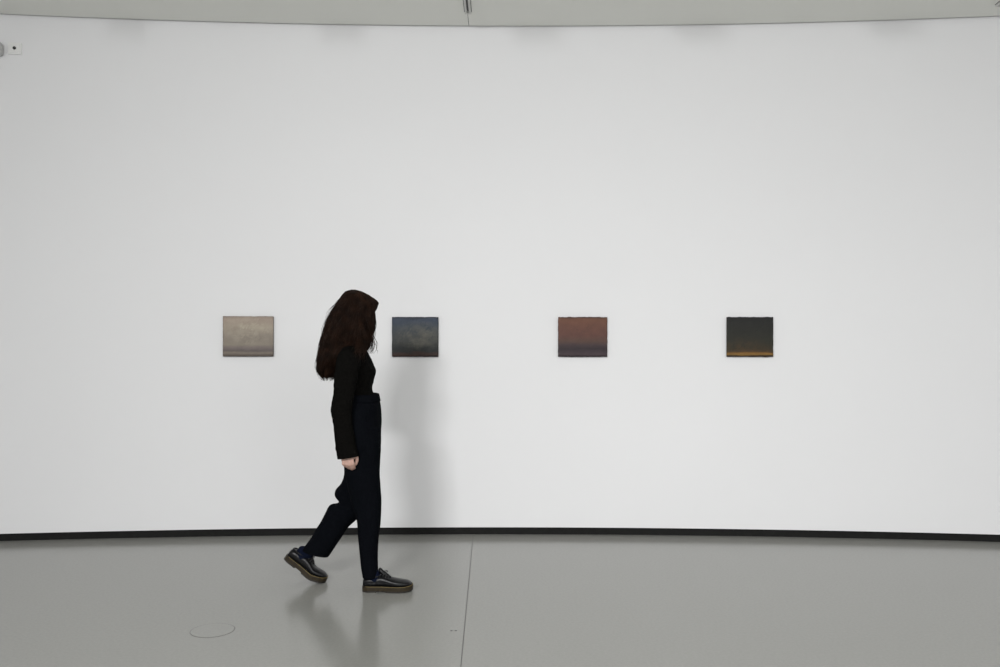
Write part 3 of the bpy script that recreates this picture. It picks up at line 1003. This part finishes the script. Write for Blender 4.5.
clumps = [(random.uniform(0, 2 * PI), random.uniform(16, 26), random.uniform(0, 6.28), random.uniform(0, 6.28), random.uniform(0.84, 1.0), random.uniform(0.009, 0.019),
           random.uniform(-0.22, 0.22), random.uniform(0.006, 0.02)) for _ in range(170)]
for q in range(3600):
    c_th, fr, ph, ph2, c_end, am, drift, flare = random.choice(clumps)
    th = (c_th + random.gauss(0, 0.045)) % (2 * PI)
    inface = OPEN0 < th < OPEN1
    front = math.cos(th) > 0.72 and not inface
    s0 = random.uniform(0.01, 0.26) if random.random() < 0.75 else random.uniform(0.3, 0.7)
    s1 = min(1.0, c_end + random.uniform(-0.06, 0.05))
    if front:
        s1 = min(s1, random.uniform(0.60, 0.80))
    if inface:
        s0, s1 = random.uniform(0.01, 0.12), S_FRINGE + random.uniform(-0.03, 0.05)
    if s1 - s0 < 0.08:
        continue
    k0 = random.uniform(0.91, 0.995)
    ph += random.gauss(0, 0.35); ph2 += random.gauss(0, 0.35)
    am *= random.uniform(0.6, 1.2)
    bang = 0.012 * max(0, math.cos(th)) ** 2 if (inface or math.cos(th) > 0.85) else 0
    pts = []
    m = 9 if inface else 26
    for i in range(m):
        u = i / (m - 1)
        s = s0 + (s1 - s0) * u
        grow = min(1, max(0, s - 0.12) / 0.35)
        wv = am * grow
        tt = th + drift * u * (0 if inface else 1) + (0 if inface else wv * 5 * math.sin(fr * s + ph))
        t2 = tt % (2 * PI)
        if not inface and OPEN0 < t2 < OPEN1 and s > S_FRINGE - 0.03:
            tt = OPEN0 if t2 - OPEN0 < OPEN1 - t2 else OPEN1
        lift = wv * 0.8 * math.sin(fr * s + ph2) + (0 if math.cos(th) > -0.3 else flare * max(0, s - 0.55) * 1.2)
        lift += bang * math.exp(-((s - S_FRINGE + 0.02) / 0.07) ** 2)
        pts.append(hull(tt, s, k0, lift))
    strand(pts, random.uniform(0.0011, 0.0022))
# fine fly-away hairs outside the mass
for q in range(1100):
    th = random.uniform(OPEN1 + 0.1, 2 * PI - 0.5)
    s0 = random.uniform(0.12, 0.55)
    s1 = min(1.02, s0 + random.uniform(0.2, 0.55))
    out = abs(random.gauss(0, 0.009)) + 0.002
    ph, fr, am = random.uniform(0, 6.28), random.uniform(18, 34), random.uniform(0.004, 0.012)
    drift = random.uniform(-0.3, 0.3)
    pts = []
    for i in range(18):
        u = i / 17
        s = s0 + (s1 - s0) * u
        pts.append(hull(th + drift * u, min(s, 1), 0.97, out * math.sin(PI * 0.75 * u) + am * u * math.sin(fr * s + ph)) - Vector((0, 0, max(0, s - 1) * 0.4)))
    strand(pts, random.uniform(0.0006, 0.0011), 3)
# locks lying forward over the near shoulder, and loose wisps in front of the neck
for q in range(150):
    jx, jd, ph = random.gauss(0, 2.6), random.uniform(-0.03, 0.05), random.uniform(0, 6.28)
    ye = random.uniform(352, 364)
    if q % 5 == 0:
        path = [(366, 318, 4.965), (369.5, 328, 4.985), (371 + jx * 0.8, 338, 5.0), (371 + jx * 1.3, min(ye, 354) - 6, 5.0), (369 + jx * 1.6, min(ye, 354), 5.0)]
    else:
        path = [(358, 316, 4.955), (361 + jx * 0.5, 327, 4.935), (361.5 + jx, 338, 4.91), (359.5 + jx * 1.2, 348, 4.87), (356 + jx * 1.4, ye, 4.85)]
    R = cat([tuple(at(x, y, d + (jd if k > 0 else 0))) for k, (x, y, d) in enumerate(path)], 5)
    pts = [Vector(r) + Vector((0.006 * math.sin(0.9 * k + ph), 0, 0)) * (k / len(R)) for k, r in enumerate(R)]
    strand(pts, random.uniform(0.0011, 0.0020))
hair = part('hair', bpy.data.meshes.new('hair'), M_HAIR)
bm.to_mesh(hair.data); bm.free()
hair.data.materials.clear(); hair.data.materials.append(M_HAIR)
smooth(hair)

# sub-parts were built in place: cancel the parent's own transform for them
bpy.context.view_layer.update()
for o in walker.children:
    for c in o.children:
        c.matrix_parent_inverse = Matrix()
